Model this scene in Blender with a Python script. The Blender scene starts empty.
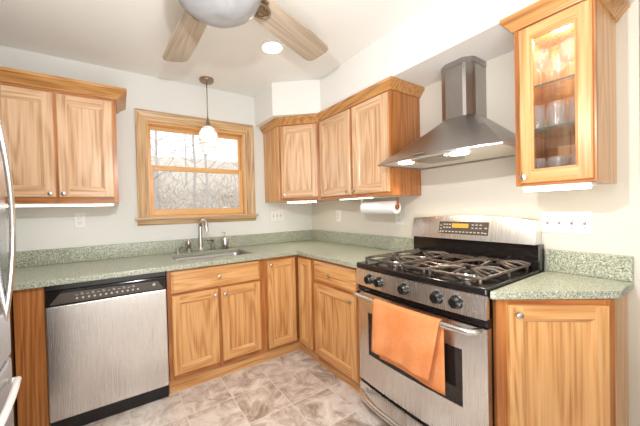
import bpy, bmesh, math, random
from mathutils import Vector, Matrix
random.seed(7)
PI = math.pi
sc = bpy.context.scene
C = sc.collection

# ------------------------------------------------------------------ camera
def make_camera():
    yaw, pitch, roll, f = [math.radians(a) for a in (-31.6993, -0.7983, -1.4489)] + [278.893]
    px, py = 291.56, 213.36
    fw = Vector((-math.sin(yaw)*math.cos(pitch), math.cos(yaw)*math.cos(pitch), math.sin(pitch)))
    rt = Vector((math.cos(yaw), math.sin(yaw), 0))
    up = rt.cross(fw)
    r2 = math.cos(roll)*rt + math.sin(roll)*up
    u2 = -math.sin(roll)*rt + math.cos(roll)*up
    cam = bpy.data.cameras.new('camera')
    o = bpy.data.objects.new('camera', cam)
    C.objects.link(o)
    m = Matrix((r2, u2, -fw)).transposed().to_4x4()
    m.translation = (-1.9222, -2.6592, 1.2513)
    o.matrix_world = m
    cam.sensor_width = 36
    cam.lens = 36*f/640
    cam.shift_x = (320-px)/640
    cam.shift_y = (py-213)/640
    cam.clip_start = .02
    sc.camera = o
make_camera()

# ------------------------------------------------------------------ light
sc.view_settings.view_transform = 'Standard'
sc.view_settings.look = 'None'
sc.view_settings.gamma = 1
sc.view_settings.use_curve_mapping = False
sc.view_settings.exposure = 0.19
sc.cycles.transparent_max_bounces = 48
w = bpy.data.worlds.new('overcast_sky'); sc.world = w; w.use_nodes = True
w.node_tree.nodes['Background'].inputs[0].default_value = (.93, .95, 1, 1)
w.node_tree.nodes['Background'].inputs[1].default_value = 1.5

def light(name, typ, loc, energy, color=(1, 1, 1), size=.1, sy=None, target=None, spot=None):
    l = bpy.data.lights.new(name, typ); l.energy = energy; l.color = color
    if typ == 'AREA':
        l.size = size
        if sy: l.shape = 'RECTANGLE'; l.size_y = sy
    elif typ in ('POINT', 'SPOT'):
        l.shadow_soft_size = size
        if spot: l.spot_size = spot; l.spot_blend = .6
    o = bpy.data.objects.new(name, l); C.objects.link(o); o.location = loc
    if target is not None:
        o.rotation_euler = (Vector(target)-Vector(loc)).to_track_quat('-Z', 'Y').to_euler()
    return o
light('photo_flash', 'POINT', (-1.79, -2.2, 1.8), 44, (1, .985, .97), .015)
light('rear_fill', 'AREA', (-1.2, -4.9, 1.55), 9, (.97, .985, 1), 3.6, 1.9, target=(-1.0, 0, 1.1))  # added soft fill from the rear of the room; no window there
light('ceiling_fill_up', 'AREA', (-1.75, -2.9, .8), 26, (1, .985, .96), 1.1, 1.1, target=(-1.6, -2.3, 2.42))  # added unseen area light aimed up to brighten the ceiling
light('rear_overhead_fill', 'AREA', (-1.0, -3.7, 2.38), 8, (1, .95, .88), 1.6, 1.2, target=(-1.0, -3.4, 0))  # added overhead fill for the unseen rear room, without a fixture

# ------------------------------------------------------------------ materials
def mat(name, color=(.8, .8, .8), rough=.5, metal=0, emit=None, es=0, spec=.5, coat=0):
    m = bpy.data.materials.new(name); m.use_nodes = True
    b = m.node_tree.nodes['Principled BSDF']
    b.inputs['Base Color'].default_value = (*color, 1)
    b.inputs['Roughness'].default_value = rough
    b.inputs['Metallic'].default_value = metal
    b.inputs['Specular IOR Level'].default_value = spec
    b.inputs['Coat Weight'].default_value = coat
    b.inputs['Coat Roughness'].default_value = .15
    if emit:
        b.inputs['Emission Color'].default_value = (*emit, 1)
        b.inputs['Emission Strength'].default_value = es
    return m
def nd(m, t, **k):
    n = m.node_tree.nodes.new(t)
    for a, v in k.items(): setattr(n, a, v)
    return n
def lk(m, a, b): m.node_tree.links.new(a, b)
def ramp(m, fac, stops):
    r = nd(m, 'ShaderNodeValToRGB'); e = r.color_ramp.elements
    while len(e) < len(stops): e.new(.5)
    for i, (p, c) in enumerate(stops):
        e[i].position = p; e[i].color = (*c, 1)
    lk(m, fac, r.inputs[0]); return r
def oak(name, axis, light_c=(.77, .46, .205), mid=(.69, .355, .13), dark=(.44, .18, .05), rough=.32):
    m = mat(name, rough=rough, coat=.25)
    b = m.node_tree.nodes['Principled BSDF']
    tc = nd(m, 'ShaderNodeTexCoord'); oi = nd(m, 'ShaderNodeObjectInfo')
    add = nd(m, 'ShaderNodeVectorMath', operation='MULTIPLY_ADD')
    lk(m, oi.outputs['Random'], add.inputs[0]); add.inputs[1].default_value = (37, 23, 51)
    lk(m, tc.outputs['Object'], add.inputs[2])
    def mapped(across, along):
        s = [across]*3; s['xyz'.index(axis)] = along
        mp = nd(m, 'ShaderNodeMapping'); mp.inputs['Scale'].default_value = s
        lk(m, add.outputs[0], mp.inputs[0]); return mp
    n1 = nd(m, 'ShaderNodeTexNoise'); n1.inputs['Scale'].default_value = 1; n1.inputs['Detail'].default_value = 2.5
    n1.inputs['Roughness'].default_value = .45
    lk(m, mapped(4.5, .45).outputs[0], n1.inputs[0])
    mu = nd(m, 'ShaderNodeMath', operation='MULTIPLY'); lk(m, n1.outputs[0], mu.inputs[0]); mu.inputs[1].default_value = 95
    sn = nd(m, 'ShaderNodeMath', operation='SINE'); lk(m, mu.outputs[0], sn.inputs[0])
    n2 = nd(m, 'ShaderNodeTexNoise'); n2.inputs['Scale'].default_value = 1; n2.inputs['Detail'].default_value = 3
    lk(m, mapped(95, 2.2).outputs[0], n2.inputs[0])
    n3 = nd(m, 'ShaderNodeTexNoise'); n3.inputs['Scale'].default_value = 1; n3.inputs['Detail'].default_value = 1
    lk(m, mapped(9, 1.2).outputs[0], n3.inputs[0])
    a1 = nd(m, 'ShaderNodeMath', operation='MULTIPLY_ADD'); lk(m, sn.outputs[0], a1.inputs[0]); a1.inputs[1].default_value = .115; a1.inputs[2].default_value = -.07
    a2 = nd(m, 'ShaderNodeMath', operation='MULTIPLY_ADD'); lk(m, n2.outputs[0], a2.inputs[0]); a2.inputs[1].default_value = .85; lk(m, a1.outputs[0], a2.inputs[2])
    a3 = nd(m, 'ShaderNodeMath', operation='MULTIPLY_ADD'); lk(m, n3.outputs[0], a3.inputs[0]); a3.inputs[1].default_value = .22; lk(m, a2.outputs[0], a3.inputs[2])
    r = ramp(m, a3.outputs[0], [(.18, dark), (.45, mid), (.72, light_c)])
    lk(m, r.outputs[0], b.inputs['Base Color'])
    return m
OAK = {a: oak('oak_'+a, a) for a in 'xyz'}
OAKD = {a: oak('oak_frame_'+a, a, (.54, .225, .065), (.43, .155, .038), (.26, .075, .018)) for a in 'xyz'}
CRN = {a: oak('oak_crown_'+a, a, (.64, .35, .125), (.54, .26, .08), (.33, .13, .035)) for a in 'xyz'}
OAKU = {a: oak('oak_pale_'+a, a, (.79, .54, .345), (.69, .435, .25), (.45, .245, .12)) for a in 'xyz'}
TRIM = {a: oak('oak_casing_'+a, a, (.72, .50, .28), (.57, .365, .185), (.28, .165, .075)) for a in 'xyz'}
PINE = {a: oak('pine_sash_'+a, a, (.80, .47, .19), (.74, .41, .15), (.62, .32, .11)) for a in 'xyz'}

def speckle():
    m = mat('green_granite_laminate', rough=.28, spec=.5)
    b = m.node_tree.nodes['Principled BSDF']; tc = nd(m, 'ShaderNodeTexCoord')
    n = nd(m, 'ShaderNodeTexNoise'); n.inputs['Scale'].default_value = 150; n.inputs['Detail'].default_value = 3; n.inputs['Roughness'].default_value = .7
    lk(m, tc.outputs['Object'], n.inputs[0])
    r = ramp(m, n.outputs[0], [(.36, (.13, .15, .11)), (.46, (.33, .355, .27)), (.56, (.47, .495, .395)), (.68, (.78, .77, .66))])
    lk(m, r.outputs[0], b.inputs['Base Color']); return m
COUNTER = speckle()

def tile():
    m = mat('stone_look_floor_tile', rough=.42)
    b = m.node_tree.nodes['Principled BSDF']; tc = nd(m, 'ShaderNodeTexCoord')
    sep = nd(m, 'ShaderNodeSeparateXYZ'); lk(m, tc.outputs['Object'], sep.inputs[0])
    def grid(out, off, pitch):
        s = nd(m, 'ShaderNodeMath', operation='SUBTRACT'); lk(m, out, s.inputs[0]); s.inputs[1].default_value = off
        d = nd(m, 'ShaderNodeMath', operation='DIVIDE'); lk(m, s.outputs[0], d.inputs[0]); d.inputs[1].default_value = pitch
        fl = nd(m, 'ShaderNodeMath', operation='FLOOR'); lk(m, d.outputs[0], fl.inputs[0])
        fr = nd(m, 'ShaderNodeMath', operation='FRACT'); lk(m, d.outputs[0], fr.inputs[0])
        c = nd(m, 'ShaderNodeMath', operation='SUBTRACT'); lk(m, fr.outputs[0], c.inputs[0]); c.inputs[1].default_value = .5
        a = nd(m, 'ShaderNodeMath', operation='ABSOLUTE'); lk(m, c.outputs[0], a.inputs[0])
        g = nd(m, 'ShaderNodeMath', operation='GREATER_THAN'); lk(m, a.outputs[0], g.inputs[0]); g.inputs[1].default_value = .5-.0028/pitch
        return fl, g
    fx, gx = grid(sep.outputs[0], -1.013, .296); fy, gy = grid(sep.outputs[1], -.862, .272)
    mx = nd(m, 'ShaderNodeMath', operation='MAXIMUM'); lk(m, gx.outputs[0], mx.inputs[0]); lk(m, gy.outputs[0], mx.inputs[1])
    cb = nd(m, 'ShaderNodeCombineXYZ'); lk(m, fx.outputs[0], cb.inputs[0]); lk(m, fy.outputs[0], cb.inputs[1])
    wn = nd(m, 'ShaderNodeTexWhiteNoise'); lk(m, cb.outputs[0], wn.inputs[0])
    va = nd(m, 'ShaderNodeVectorMath', operation='MULTIPLY_ADD'); lk(m, wn.outputs['Color'], va.inputs[0]); va.inputs[1].default_value = (9, 9, 9); lk(m, tc.outputs['Object'], va.inputs[2])
    n = nd(m, 'ShaderNodeTexNoise'); n.inputs['Scale'].default_value = 7; n.inputs['Detail'].default_value = 8; n.inputs['Roughness'].default_value = .68; n.inputs['Distortion'].default_value = .8
    lk(m, va.outputs[0], n.inputs[0])
    ad = nd(m, 'ShaderNodeMath', operation='MULTIPLY_ADD'); lk(m, wn.outputs['Value'], ad.inputs[0]); ad.inputs[1].default_value = .12; lk(m, n.outputs[0], ad.inputs[2])
    r = ramp(m, ad.outputs[0], [(.38, (.32, .25, .205)), (.49, (.56, .47, .41)), (.58, (.74, .665, .61)), (.70, (.88, .83, .79))])
    mix = nd(m, 'ShaderNodeMix', data_type='RGBA'); lk(m, mx.outputs[0], mix.inputs[0]); lk(m, r.outputs[0], mix.inputs[6]); mix.inputs[7].default_value = (.80, .76, .71, 1)
    lk(m, mix.outputs[2], b.inputs['Base Color']); return m

def brushed(name, col=(.62, .61, .59), rough=.3, axis='z', amt=.10):
    m = mat(name, col, rough, 1)
    b = m.node_tree.nodes['Principled BSDF']; tc = nd(m, 'ShaderNodeTexCoord')
    s = [4]*3
    for a in 'xyz':
        if a != axis: s['xyz'.index(a)] = 4
    s = [260 if a == axis else 3 for a in 'xyz']
    mp = nd(m, 'ShaderNodeMapping'); mp.inputs['Scale'].default_value = s; lk(m, tc.outputs['Object'], mp.inputs[0])
    n = nd(m, 'ShaderNodeTexNoise'); n.inputs['Scale'].default_value = 1; n.inputs['Detail'].default_value = 2; lk(m, mp.outputs[0], n.inputs[0])
    ma = nd(m, 'ShaderNodeMapRange'); ma.inputs[3].default_value = rough-amt; ma.inputs[4].default_value = rough+amt
    lk(m, n.outputs[0], ma.inputs[0]); lk(m, ma.outputs[0], b.inputs['Roughness']); return m
STEEL = brushed('brushed_stainless', (.74, .73, .72), .28, 'x', .04)
STEELD = brushed('dark_hood_stainless', (.40, .38, .37), .34)
FRIDGE = brushed('fridge_stainless', (.52, .52, .55), .22)
NICKEL = mat('brushed_nickel', (.62, .59, .55), .28, 1)
CHROME = mat('satin_handle_metal', (.74, .73, .71), .25, 1)
BLACK = mat('black_enamel', (.012, .010, .010), .12)
BLACKM = mat('black_plastic', (.009, .008, .008), .28)
GRATE = mat('cast_iron_grate', (.15, .12, .10), .32, .6)
DARKG = mat('dark_oven_glass', (.018, .013, .012), .06)
DWP = mat('dishwasher_panel_bronze', (.075, .062, .052), .3)
WALL = mat('wall_paint_pale_grey', (.755, .765, .735), .85)
WALLR = mat('wall_right_warm', (.71, .675, .60), .85)  # warmer, slightly darker base colour than the back wall
CEIL = mat('ceiling_paint', (.86, .85, .82), .9)
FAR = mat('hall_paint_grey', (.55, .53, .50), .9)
WHITE = mat('white_plastic', (.85, .84, .80), .4)
SLOT = mat('outlet_slot_dark', (.30, .28, .26), .5)
CREAM = mat('hood_underside_panel', (.80, .74, .64), .4)
BRONZE = mat('antique_bronze', (.34, .25, .17), .35, .8)
PAPER = mat('white_paper', (.86, .86, .88), .9)
CARD = mat('cardboard_core', (.50, .27, .11), .8)
BULB = mat('lamp_bulb_glow', (1, 1, 1), .5, emit=(1, .93, .80), es=9)
TUBE = mat('fluorescent_diffuser', (1, 1, 1), .5, emit=(1, .92, .76), es=15)
TUBEL = mat('fluorescent_diffuser_dim', (.9, .9, .88), .5, emit=(1, .96, .88), es=2.8)
DIODE = mat('amber_display', (.3, .12, .02), .3, emit=(1, .45, .06), es=.75)
MARK = mat('printed_marks', (.55, .52, .46), .5)
RED = OAK
def lined_glow(name, col, es):
    m = mat(name, (.93, .92, .88), .25, emit=col, es=es)
    return m
def blade_mat():
    m = oak('weathered_grey_wood', 'x', (.50, .41, .32), (.44, .355, .27), (.34, .27, .20), .5); return m
BLADE = blade_mat()
def glass_thin(name, tint=(1, 1, 1), refl=.12, rough=.02):
    m = bpy.data.materials.new(name); m.use_nodes = True; nt = m.node_tree; nt.nodes.clear()
    out = nd(m, 'ShaderNodeOutputMaterial'); tr = nd(m, 'ShaderNodeBsdfTransparent'); tr.inputs[0].default_value = (*tint, 1)
    gl = nd(m, 'ShaderNodeBsdfGlossy'); gl.inputs['Roughness'].default_value = rough
    fr = nd(m, 'ShaderNodeLayerWeight'); fr.inputs[0].default_value = .5
    pw = nd(m, 'ShaderNodeMath', operation='POWER'); lk(m, fr.outputs['Facing'], pw.inputs[0]); pw.inputs[1].default_value = 5
    mi = nd(m, 'ShaderNodeMath', operation='MULTIPLY_ADD'); lk(m, pw.outputs[0], mi.inputs[0]); mi.inputs[1].default_value = .7; mi.inputs[2].default_value = refl+.03
    mx = nd(m, 'ShaderNodeMixShader'); lk(m, mi.outputs[0], mx.inputs[0]); lk(m, tr.outputs[0], mx.inputs[1]); lk(m, gl.outputs[0], mx.inputs[2])
    lk(m, mx.outputs[0], out.inputs[0]); return m
PANE = glass_thin('window_glass', refl=.0)
CABGLASS = glass_thin('cabinet_glass', refl=.02)
def milky_glass():
    m = glass_thin('drinking_glass', (.97, .97, .97), refl=.03, rough=.08); nt = m.node_tree
    out = [n for n in nt.nodes if n.type == 'OUTPUT_MATERIAL'][0]; src = out.inputs[0].links[0].from_socket
    df = nd(m, 'ShaderNodeBsdfTranslucent'); df.inputs[0].default_value = (.95, .95, .95, 1)
    d2 = nd(m, 'ShaderNodeBsdfDiffuse'); d2.inputs[0].default_value = (.95, .95, .95, 1)
    a = nd(m, 'ShaderNodeMixShader'); a.inputs[0].default_value = .5; lk(m, df.outputs[0], a.inputs[1]); lk(m, d2.outputs[0], a.inputs[2])
    b = nd(m, 'ShaderNodeMixShader'); b.inputs[0].default_value = .16; lk(m, src, b.inputs[1]); lk(m, a.outputs[0], b.inputs[2])
    lk(m, b.outputs[0], out.inputs[0]); return m
TUMBLER = milky_glass()
SHELFE = mat('shelf_glass_edge', (.06, .12, .09), .15)
SHELFG = glass_thin('shelf_glass', (.90, .95, .92), refl=.05)
def frosted(name, col, trans):
    m = mat(name, col, .35)
    b = m.node_tree.nodes['Principled BSDF']; tc = nd(m, 'ShaderNodeTexCoord')
    n = nd(m, 'ShaderNodeTexNoise'); n.inputs['Scale'].default_value = 7; n.inputs['Detail'].default_value = 4; n.inputs['Distortion'].default_value = 1.5
    lk(m, tc.outputs['Object'], n.inputs[0])
    r = ramp(m, n.outputs[0], [(.35, tuple(c*.78 for c in col)), (.65, col)])
    lk(m, r.outputs[0], b.inputs['Base Color'])
    b.inputs['Coat Weight'].default_value = .5
    out = [k for k in m.node_tree.nodes if k.type == 'OUTPUT_MATERIAL'][0]
    tr = nd(m, 'ShaderNodeBsdfTransparent'); mx = nd(m, 'ShaderNodeMixShader'); mx.inputs[0].default_value = .5
    lk(m, tr.outputs[0], mx.inputs[1]); lk(m, b.outputs[0], mx.inputs[2]); lk(m, mx.outputs[0], out.inputs[0])
    return m
BOWL = frosted('frosted_swirl_glass', (.50, .51, .53), 0)
def towel_mat():
    m = mat('orange_terry', (.83, .28, .07), .95)
    b = m.node_tree.nodes['Principled BSDF']; tc = nd(m, 'ShaderNodeTexCoord')
    n = nd(m, 'ShaderNodeTexNoise'); n.inputs['Scale'].default_value = 260; n.inputs['Detail'].default_value = 2
    lk(m, tc.outputs['Object'], n.inputs[0])
    n2 = nd(m, 'ShaderNodeTexNoise'); n2.inputs['Scale'].default_value = 9; n2.inputs['Detail'].default_value = 3
    lk(m, tc.outputs['Object'], n2.inputs[0])
    a = nd(m, 'ShaderNodeMath', operation='MULTIPLY_ADD'); lk(m, n.outputs[0], a.inputs[0]); a.inputs[1].default_value = .5; 
    a2 = nd(m, 'ShaderNodeMath', operation='MULTIPLY'); lk(m, n2.outputs[0], a2.inputs[0]); a2.inputs[1].default_value = .5
    lk(m, a2.outputs[0], a.inputs[2])
    r = ramp(m, a.outputs[0], [(.35, (.70, .22, .055)), (.65, (.86, .37, .16))])
    lk(m, r.outputs[0], b.inputs['Base Color'])
    bp = nd(m, 'ShaderNodeBump'); bp.inputs['Strength'].default_value = .5; bp.inputs['Distance'].default_value = .003
    lk(m, n.outputs[0], bp.inputs['Height']); lk(m, bp.outputs[0], b.inputs['Normal'])
    return m
TOWEL = towel_mat()

# ------------------------------------------------------------------ mesh helpers
def obj(name, bm, m=None, parent=None, smooth=False, bevel=0):
    me = bpy.data.meshes.new(name)
    bmesh.ops.recalc_face_normals(bm, faces=bm.faces) if not getattr(bm, 'keep', False) else None
    for e in bm.edges:
        if len(e.link_faces) == 2 and e.calc_face_angle(0) > .6: e.smooth = False
    bm.to_mesh(me); bm.free()
    o = bpy.data.objects.new(name, me); C.objects.link(o)
    if m is not None:
        for mm in (m if isinstance(m, (list, tuple)) else [m]): me.materials.append(mm)
    if smooth:
        for p in me.polygons: p.use_smooth = True
    if bevel:
        md = o.modifiers.new('bevel', 'BEVEL'); md.width = bevel; md.segments = 2; md.limit_method = 'ANGLE'; md.angle_limit = .6
    if parent is not None: o.parent = parent
    return o
def thing(name, label, cat, loc=(0, 0, 0), rotz=0, group=None):
    o = bpy.data.objects.new(name, None); C.objects.link(o)
    o.empty_display_size = .05
    o.location = loc; o.rotation_euler = (0, 0, rotz); o['label'] = label; o['category'] = cat
    if group: o['group'] = group
    return o
def tag(o, label, cat, group=None, kind=None):
    o['label'] = label; o['category'] = cat
    if group: o['group'] = group
    if kind: o['kind'] = kind
    return o
def struct(name, bm, m, parent=None, bevel=0):
    o = obj(name, bm, m, parent, bevel=bevel)
    if parent is None: o['kind'] = 'structure'
    return o
def box(bm, x0, x1, y0, y1, z0, z1, mi=0):
    vs = [bm.verts.new((x, y, z)) for z in (z0, z1) for y in (y0, y1) for x in (x0, x1)]
    for q in ((0, 2, 3, 1), (4, 5, 7, 6), (0, 1, 5, 4), (2, 6, 7, 3), (0, 4, 6, 2), (1, 3, 7, 5)):
        bm.faces.new([vs[i] for i in q]).material_index = mi
    return vs
def B(*a):
    bm = bmesh.new()
    if a: box(bm, *a)
    return bm
def prism(bm, pts, z0, z1, mi=0):
    a = [bm.verts.new((x, y, z0)) for x, y in pts]; b = [bm.verts.new((x, y, z1)) for x, y in pts]
    n = len(pts)
    bm.faces.new(a).material_index = mi; bm.faces.new(b).material_index = mi
    for i in range(n): bm.faces.new((a[i], a[(i+1) % n], b[(i+1) % n], b[i])).material_index = mi
def lathe(bm, prof, c=(0, 0, 0), n=24, axis='z', mi=0, smooth=True):
    rings = []
    for r, h in prof:
        ring = []
        for k in range(n):
            t = 2*PI*k/n; a, b = r*math.cos(t), r*math.sin(t)
            p = {'z': (a, b, h), 'y': (a, h, b), 'x': (h, a, b)}[axis]
            ring.append(bm.verts.new((c[0]+p[0], c[1]+p[1], c[2]+p[2])))
        rings.append(ring)
    for i in range(len(rings)-1):
        for k in range(n):
            f = bm.faces.new((rings[i][k], rings[i][(k+1) % n], rings[i+1][(k+1) % n], rings[i+1][k])); f.smooth = smooth; f.material_index = mi
    for ring, (r, h) in ((rings[0], prof[0]), (rings[-1], prof[-1])):
        if r > 1e-4:
            f = bm.faces.new(ring); f.material_index = mi
def tube(bm, pts, r, n=10, mi=0, flat=1.0):
    pts = [Vector(p) for p in pts]; rs = r if isinstance(r, (list, tuple)) else [r]*len(pts)
    rings = []; ref = None
    for i, p in enumerate(pts):
        t = (pts[min(i+1, len(pts)-1)]-pts[max(i-1, 0)]).normalized()
        if ref is None: ref = t.orthogonal().normalized()
        ref = (ref-t*ref.dot(t)).normalized(); s = t.cross(ref)
        rings.append([bm.verts.new(p+(ref*math.cos(2*PI*k/n)+s*math.sin(2*PI*k/n)*flat)*rs[i]) for k in range(n)])
    for i in range(len(rings)-1):
        for k in range(n):
            f = bm.faces.new((rings[i][k], rings[i][(k+1) % n], rings[i+1][(k+1) % n], rings[i+1][k])); f.smooth = True; f.material_index = mi
    for q in (rings[0], rings[-1]):
        bm.faces.new(q).material_index = mi
def arc(p0, p1, bulge, n=12, power=2):
    """points from p0 to p1 pushed along the vector bulge in the middle"""
    p0, p1, b = Vector(p0), Vector(p1), Vector(bulge)
    return [p0.lerp(p1, i/n)+b*(1-abs(2*i/n-1)**power) for i in range(n+1)]
def sweep(bm, path, prof, mi=0):
    """profile [(out, z)] along an open plan path; outward is to the right of travel"""
    path = [Vector(p) for p in path]; rows = []
    for i, p in enumerate(path):
        def nrm(a, b):
            d = (b-a).normalized(); return Vector((d.y, -d.x))
        ns = []
        if i > 0: ns.append(nrm(path[i-1], p))
        if i < len(path)-1: ns.append(nrm(p, path[i+1]))
        n = ns[0] if len(ns) == 1 else (ns[0]+ns[1]).normalized()/max(.3, (ns[0]+ns[1]).normalized().dot(ns[0]))
        rows.append([bm.verts.new((p.x+n.x*o, p.y+n.y*o, z)) for o, z in prof])
    for a, b in zip(rows, rows[1:]):
        for k in range(len(prof)):
            kk = (k+1) % len(prof)
            bm.faces.new((a[k], a[kk], b[kk], b[k])).material_index = mi
    bm.faces.new(rows[0]).material_index = mi; bm.faces.new(rows[-1]).material_index = mi

def panel_door(parent, x0, x1, z0, z1, y, name='door', fr=.052, t=.02, knob=None, glass=False, frz=None, mats=None):
    """frame-and-panel door facing -y in the thing's own frame; back face at y"""
    M = mats or OAK
    bm = bmesh.new(); frz = frz or fr
    def rect(i, d, iz=None):
        iz = i if iz is None else iz
        return [bm.verts.new(p) for p in ((x0+i, y-d, z0+iz), (x1-i, y-d, z0+iz), (x1-i, y-d, z1-iz), (x0+i, y-d, z1-iz))]
    def ring(a, b):
        for k in range(4):
            f = bm.faces.new((a[k], a[(k+1) % 4], b[(k+1) % 4], b[k])); f.material_index = 1 if k in (0, 2) else 0
    a = rect(0, 0); b = rect(0, t-.005); c = rect(.005, t); ring(a, b); ring(b, c)
    # flat face: stiles run full height, rails sit between them
    yo = y-t; X0, X1, Z0, Z1 = x0+.005, x1-.005, z0+.005, z1-.005
    xi0, xi1, zi0, zi1 = x0+fr, x1-fr, z0+frz, z1-frz
    def q(p, mi):
        bm.faces.new([bm.verts.new((u, yo, v)) for u, v in p]).material_index = mi
    q(((X0, Z0), (xi0, Z0), (xi0, Z1), (X0, Z1)), 0); q(((xi1, Z0), (X1, Z0), (X1, Z1), (xi1, Z1)), 0)
    q(((xi0, Z0), (xi1, Z0), (xi1, zi0), (xi0, zi0)), 1); q(((xi0, zi1), (xi1, zi1), (xi1, Z1), (xi0, Z1)), 1)
    d = rect(fr, t, frz); e = rect(fr+.003, t-.005, frz+.003); g = rect(fr+.009, t-.0075, frz+.009); ring(d, e); ring(e, g)
    if glass:
        h = rect(fr+.009, 0, frz+.009); ring(g, h)
        bm.faces.new((a[0], a[1], h[1], h[0])); bm.faces.new((a[1], a[2], h[2], h[1])); bm.faces.new((a[2], a[3], h[3], h[2])); bm.faces.new((a[3], a[0], h[0], h[3]))
    else:
        g2 = rect(fr+.017, t-.014, frz+.017); ring(g, g2); h = rect(fr+.018, t-.014, frz+.018); ring(g2, h); bm.faces.new(h).material_index = 0
        bm.faces.new(a)
    bm.normal_update()
    o = obj(name, bm, [M['z'], M['x']], parent)
    if glass:
        obj('glass_pane', B(x0+fr+.002, x1-fr-.002, y-t+.011, y-t+.014, z0+frz+.002, z1-frz-.002), CABGLASS, o)
    if knob: make_knob(o, knob[0], y-t, knob[1])
    return o
def make_knob(parent, x, y, z):
    bm = bmesh.new()
    lathe(bm, [(.006, .0), (.005, -.010), (.009, -.015), (.0135, -.020), (.0125, -.025), (.006, -.028), (0, -.0285)], (x, y, z), 16, 'y')
    return obj('knob', bm, NICKEL, parent, smooth=False)
def drawer_front(parent, x0, x1, z0, z1, y, t=.02, knob=None):
    bm = bmesh.new()
    def rect(i, d): return [bm.verts.new(p) for p in ((x0+i, y-d, z0+i), (x1-i, y-d, z0+i), (x1-i, y-d, z1-i), (x0+i, y-d, z1-i))]
    rs = [rect(0, 0), rect(0, t-.010), rect(.004, t-.008), rect(.012, t-.003), rect(.018, t)]
    for a, b in zip(rs, rs[1:]):
        for k in range(4): bm.faces.new((a[k], a[(k+1) % 4], b[(k+1) % 4], b[k]))
    bm.faces.new(rs[0]); bm.faces.new(rs[-1])
    o = obj('drawer', bm, OAK['x'], parent)
    if knob: make_knob(o, knob[0], y-t, knob[1])
    return o
# ------------------------------------------------------------------ room
RZ = -PI/2
ZC = 2.42
WX0, WX1, WZ0, WZ1 = -1.71, -.82, 1.215, 2.035
bm = bmesh.new()
box(bm, -3.2, WX0, 0, .14, 0, ZC); box(bm, WX1, .12, 0, .14, 0, ZC)
box(bm, WX0, WX1, 0, .14, 0, WZ0); box(bm, WX0, WX1, 0, .14, WZ1, ZC)
struct('wall_back', bm, WALL)
struct('wall_right', B(0, .12, -2.425, 0, 0, ZC), WALLR)
bm = B(0, .12, -5.1, -3.5, 0, ZC); struct('wall_right_rear', bm, WALLR)
struct('wall_hall', B(1.25, 1.35, -5.1, -.5, 0, ZC), FAR)
struct('wall_hall_end', B(.12, 1.25, -.6, -.5, 0, ZC), FAR)
struct('wall_left', B(-3.3, -3.2, -5.1, .14, 0, ZC), WALL)
struct('wall_front', B(-3.3, 1.35, -5.2, -5.1, 0, ZC), WALL)
struct('ceiling', B(-3.3, 1.35, -5.2, .14, ZC, ZC+.1), CEIL)
struct('floor', B(-3.3, 1.35, -5.2, .14, -.05, 0), tile())
bm = bmesh.new()
prism(bm, [(0, -2.425), (-.35, -2.425), (-.35, -.655), (-.695, -.385), (-.70, 0), (0, 0)], 2.118, ZC)
struct('trim_1', bm, CEIL)

# window
win = bpy.data.objects.new('window_1', None); C.objects.link(win); win['kind'] = 'structure'
def casing():
    bm = bmesh.new()
    x0, x1, zt, zb = -1.79, -.728, 2.12, 1.207
    wd = .088
    prof = [(0, .0), (0, .022), (.012, .026), (.030, .020), (.055, .016), (.070, .020), (.080, .018), (wd, .010), (wd, .0)]
    rows = []
    for (px, pz, sx, sz) in ((x0, zb, 1, 0), (x0, zt, 1, -1), (x1, zt, -1, -1), (x1, zb, -1, 0)):
        rows.append([bm.verts.new((px+sx*o, -d, pz+sz*o)) for o, d in prof])
    for i in range(3):
        for k in range(len(prof)-1):
            bm.faces.new((rows[i][k], rows[i][k+1], rows[i+1][k+1], rows[i+1][k])).material_index = 1 if i == 1 else 0
    return bm
struct('window_casing', casing(), [TRIM['z'], TRIM['x']], win)
bm = bmesh.new()
box(bm, -1.815, -.705, -.05, .04, 1.195, 1.213); struct('window_stool', bm, TRIM['x'], win, bevel=.004)
bm = bmesh.new()
sweep(bm, [(-1.795, 0), (-.725, 0)], [(0, 1.195), (.030, 1.195), (.030, 1.183), (.022, 1.170), (.018, 1.158), (.006, 1.147), (0, 1.147)])
struct('window_apron', bm, TRIM['x'], win)
bm = bmesh.new()
box(bm, WX0, WX0+.018, 0, .14, WZ0, WZ1); box(bm, WX1-.018, WX1, 0, .14, WZ0, WZ1)
box(bm, WX0+.018, WX1-.018, 0, .14, WZ1-.018, WZ1, 1); box(bm, WX0+.018, WX1-.018, .04, .14, WZ0, WZ0+.012, 1)
struct('window_jamb', bm, [PINE['z'], PINE['x']], win)
def sash(nm, x0, x1, z0, z1, y0, y1, top, bot, side=.034):
    bm = bmesh.new()
    box(bm, x0, x0+side, y0, y1, z0, z1); box(bm, x1-side, x1, y0, y1, z0, z1)
    box(bm, x0+side, x1-side, y0, y1, z0, z0+bot, 1); box(bm, x0+side, x1-side, y0, y1, z1-top, z1, 1)
    s = struct(nm, bm, [PINE['z'], PINE['x']], win, bevel=.003)
    ym = (y0+y1)/2
    struct('window_pane', B(x0+side, x1-side, ym-.002, ym+.002, z0+bot, z1-top), PANE, s)
sash('upper_sash', WX0+.018, WX1-.018, 1.64, WZ1-.018, .075, .105, .03, .03, .022)
sash('lower_sash', WX0+.018, WX1-.018, WZ0+.012, 1.667, .035, .068, .042, .055)

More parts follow.
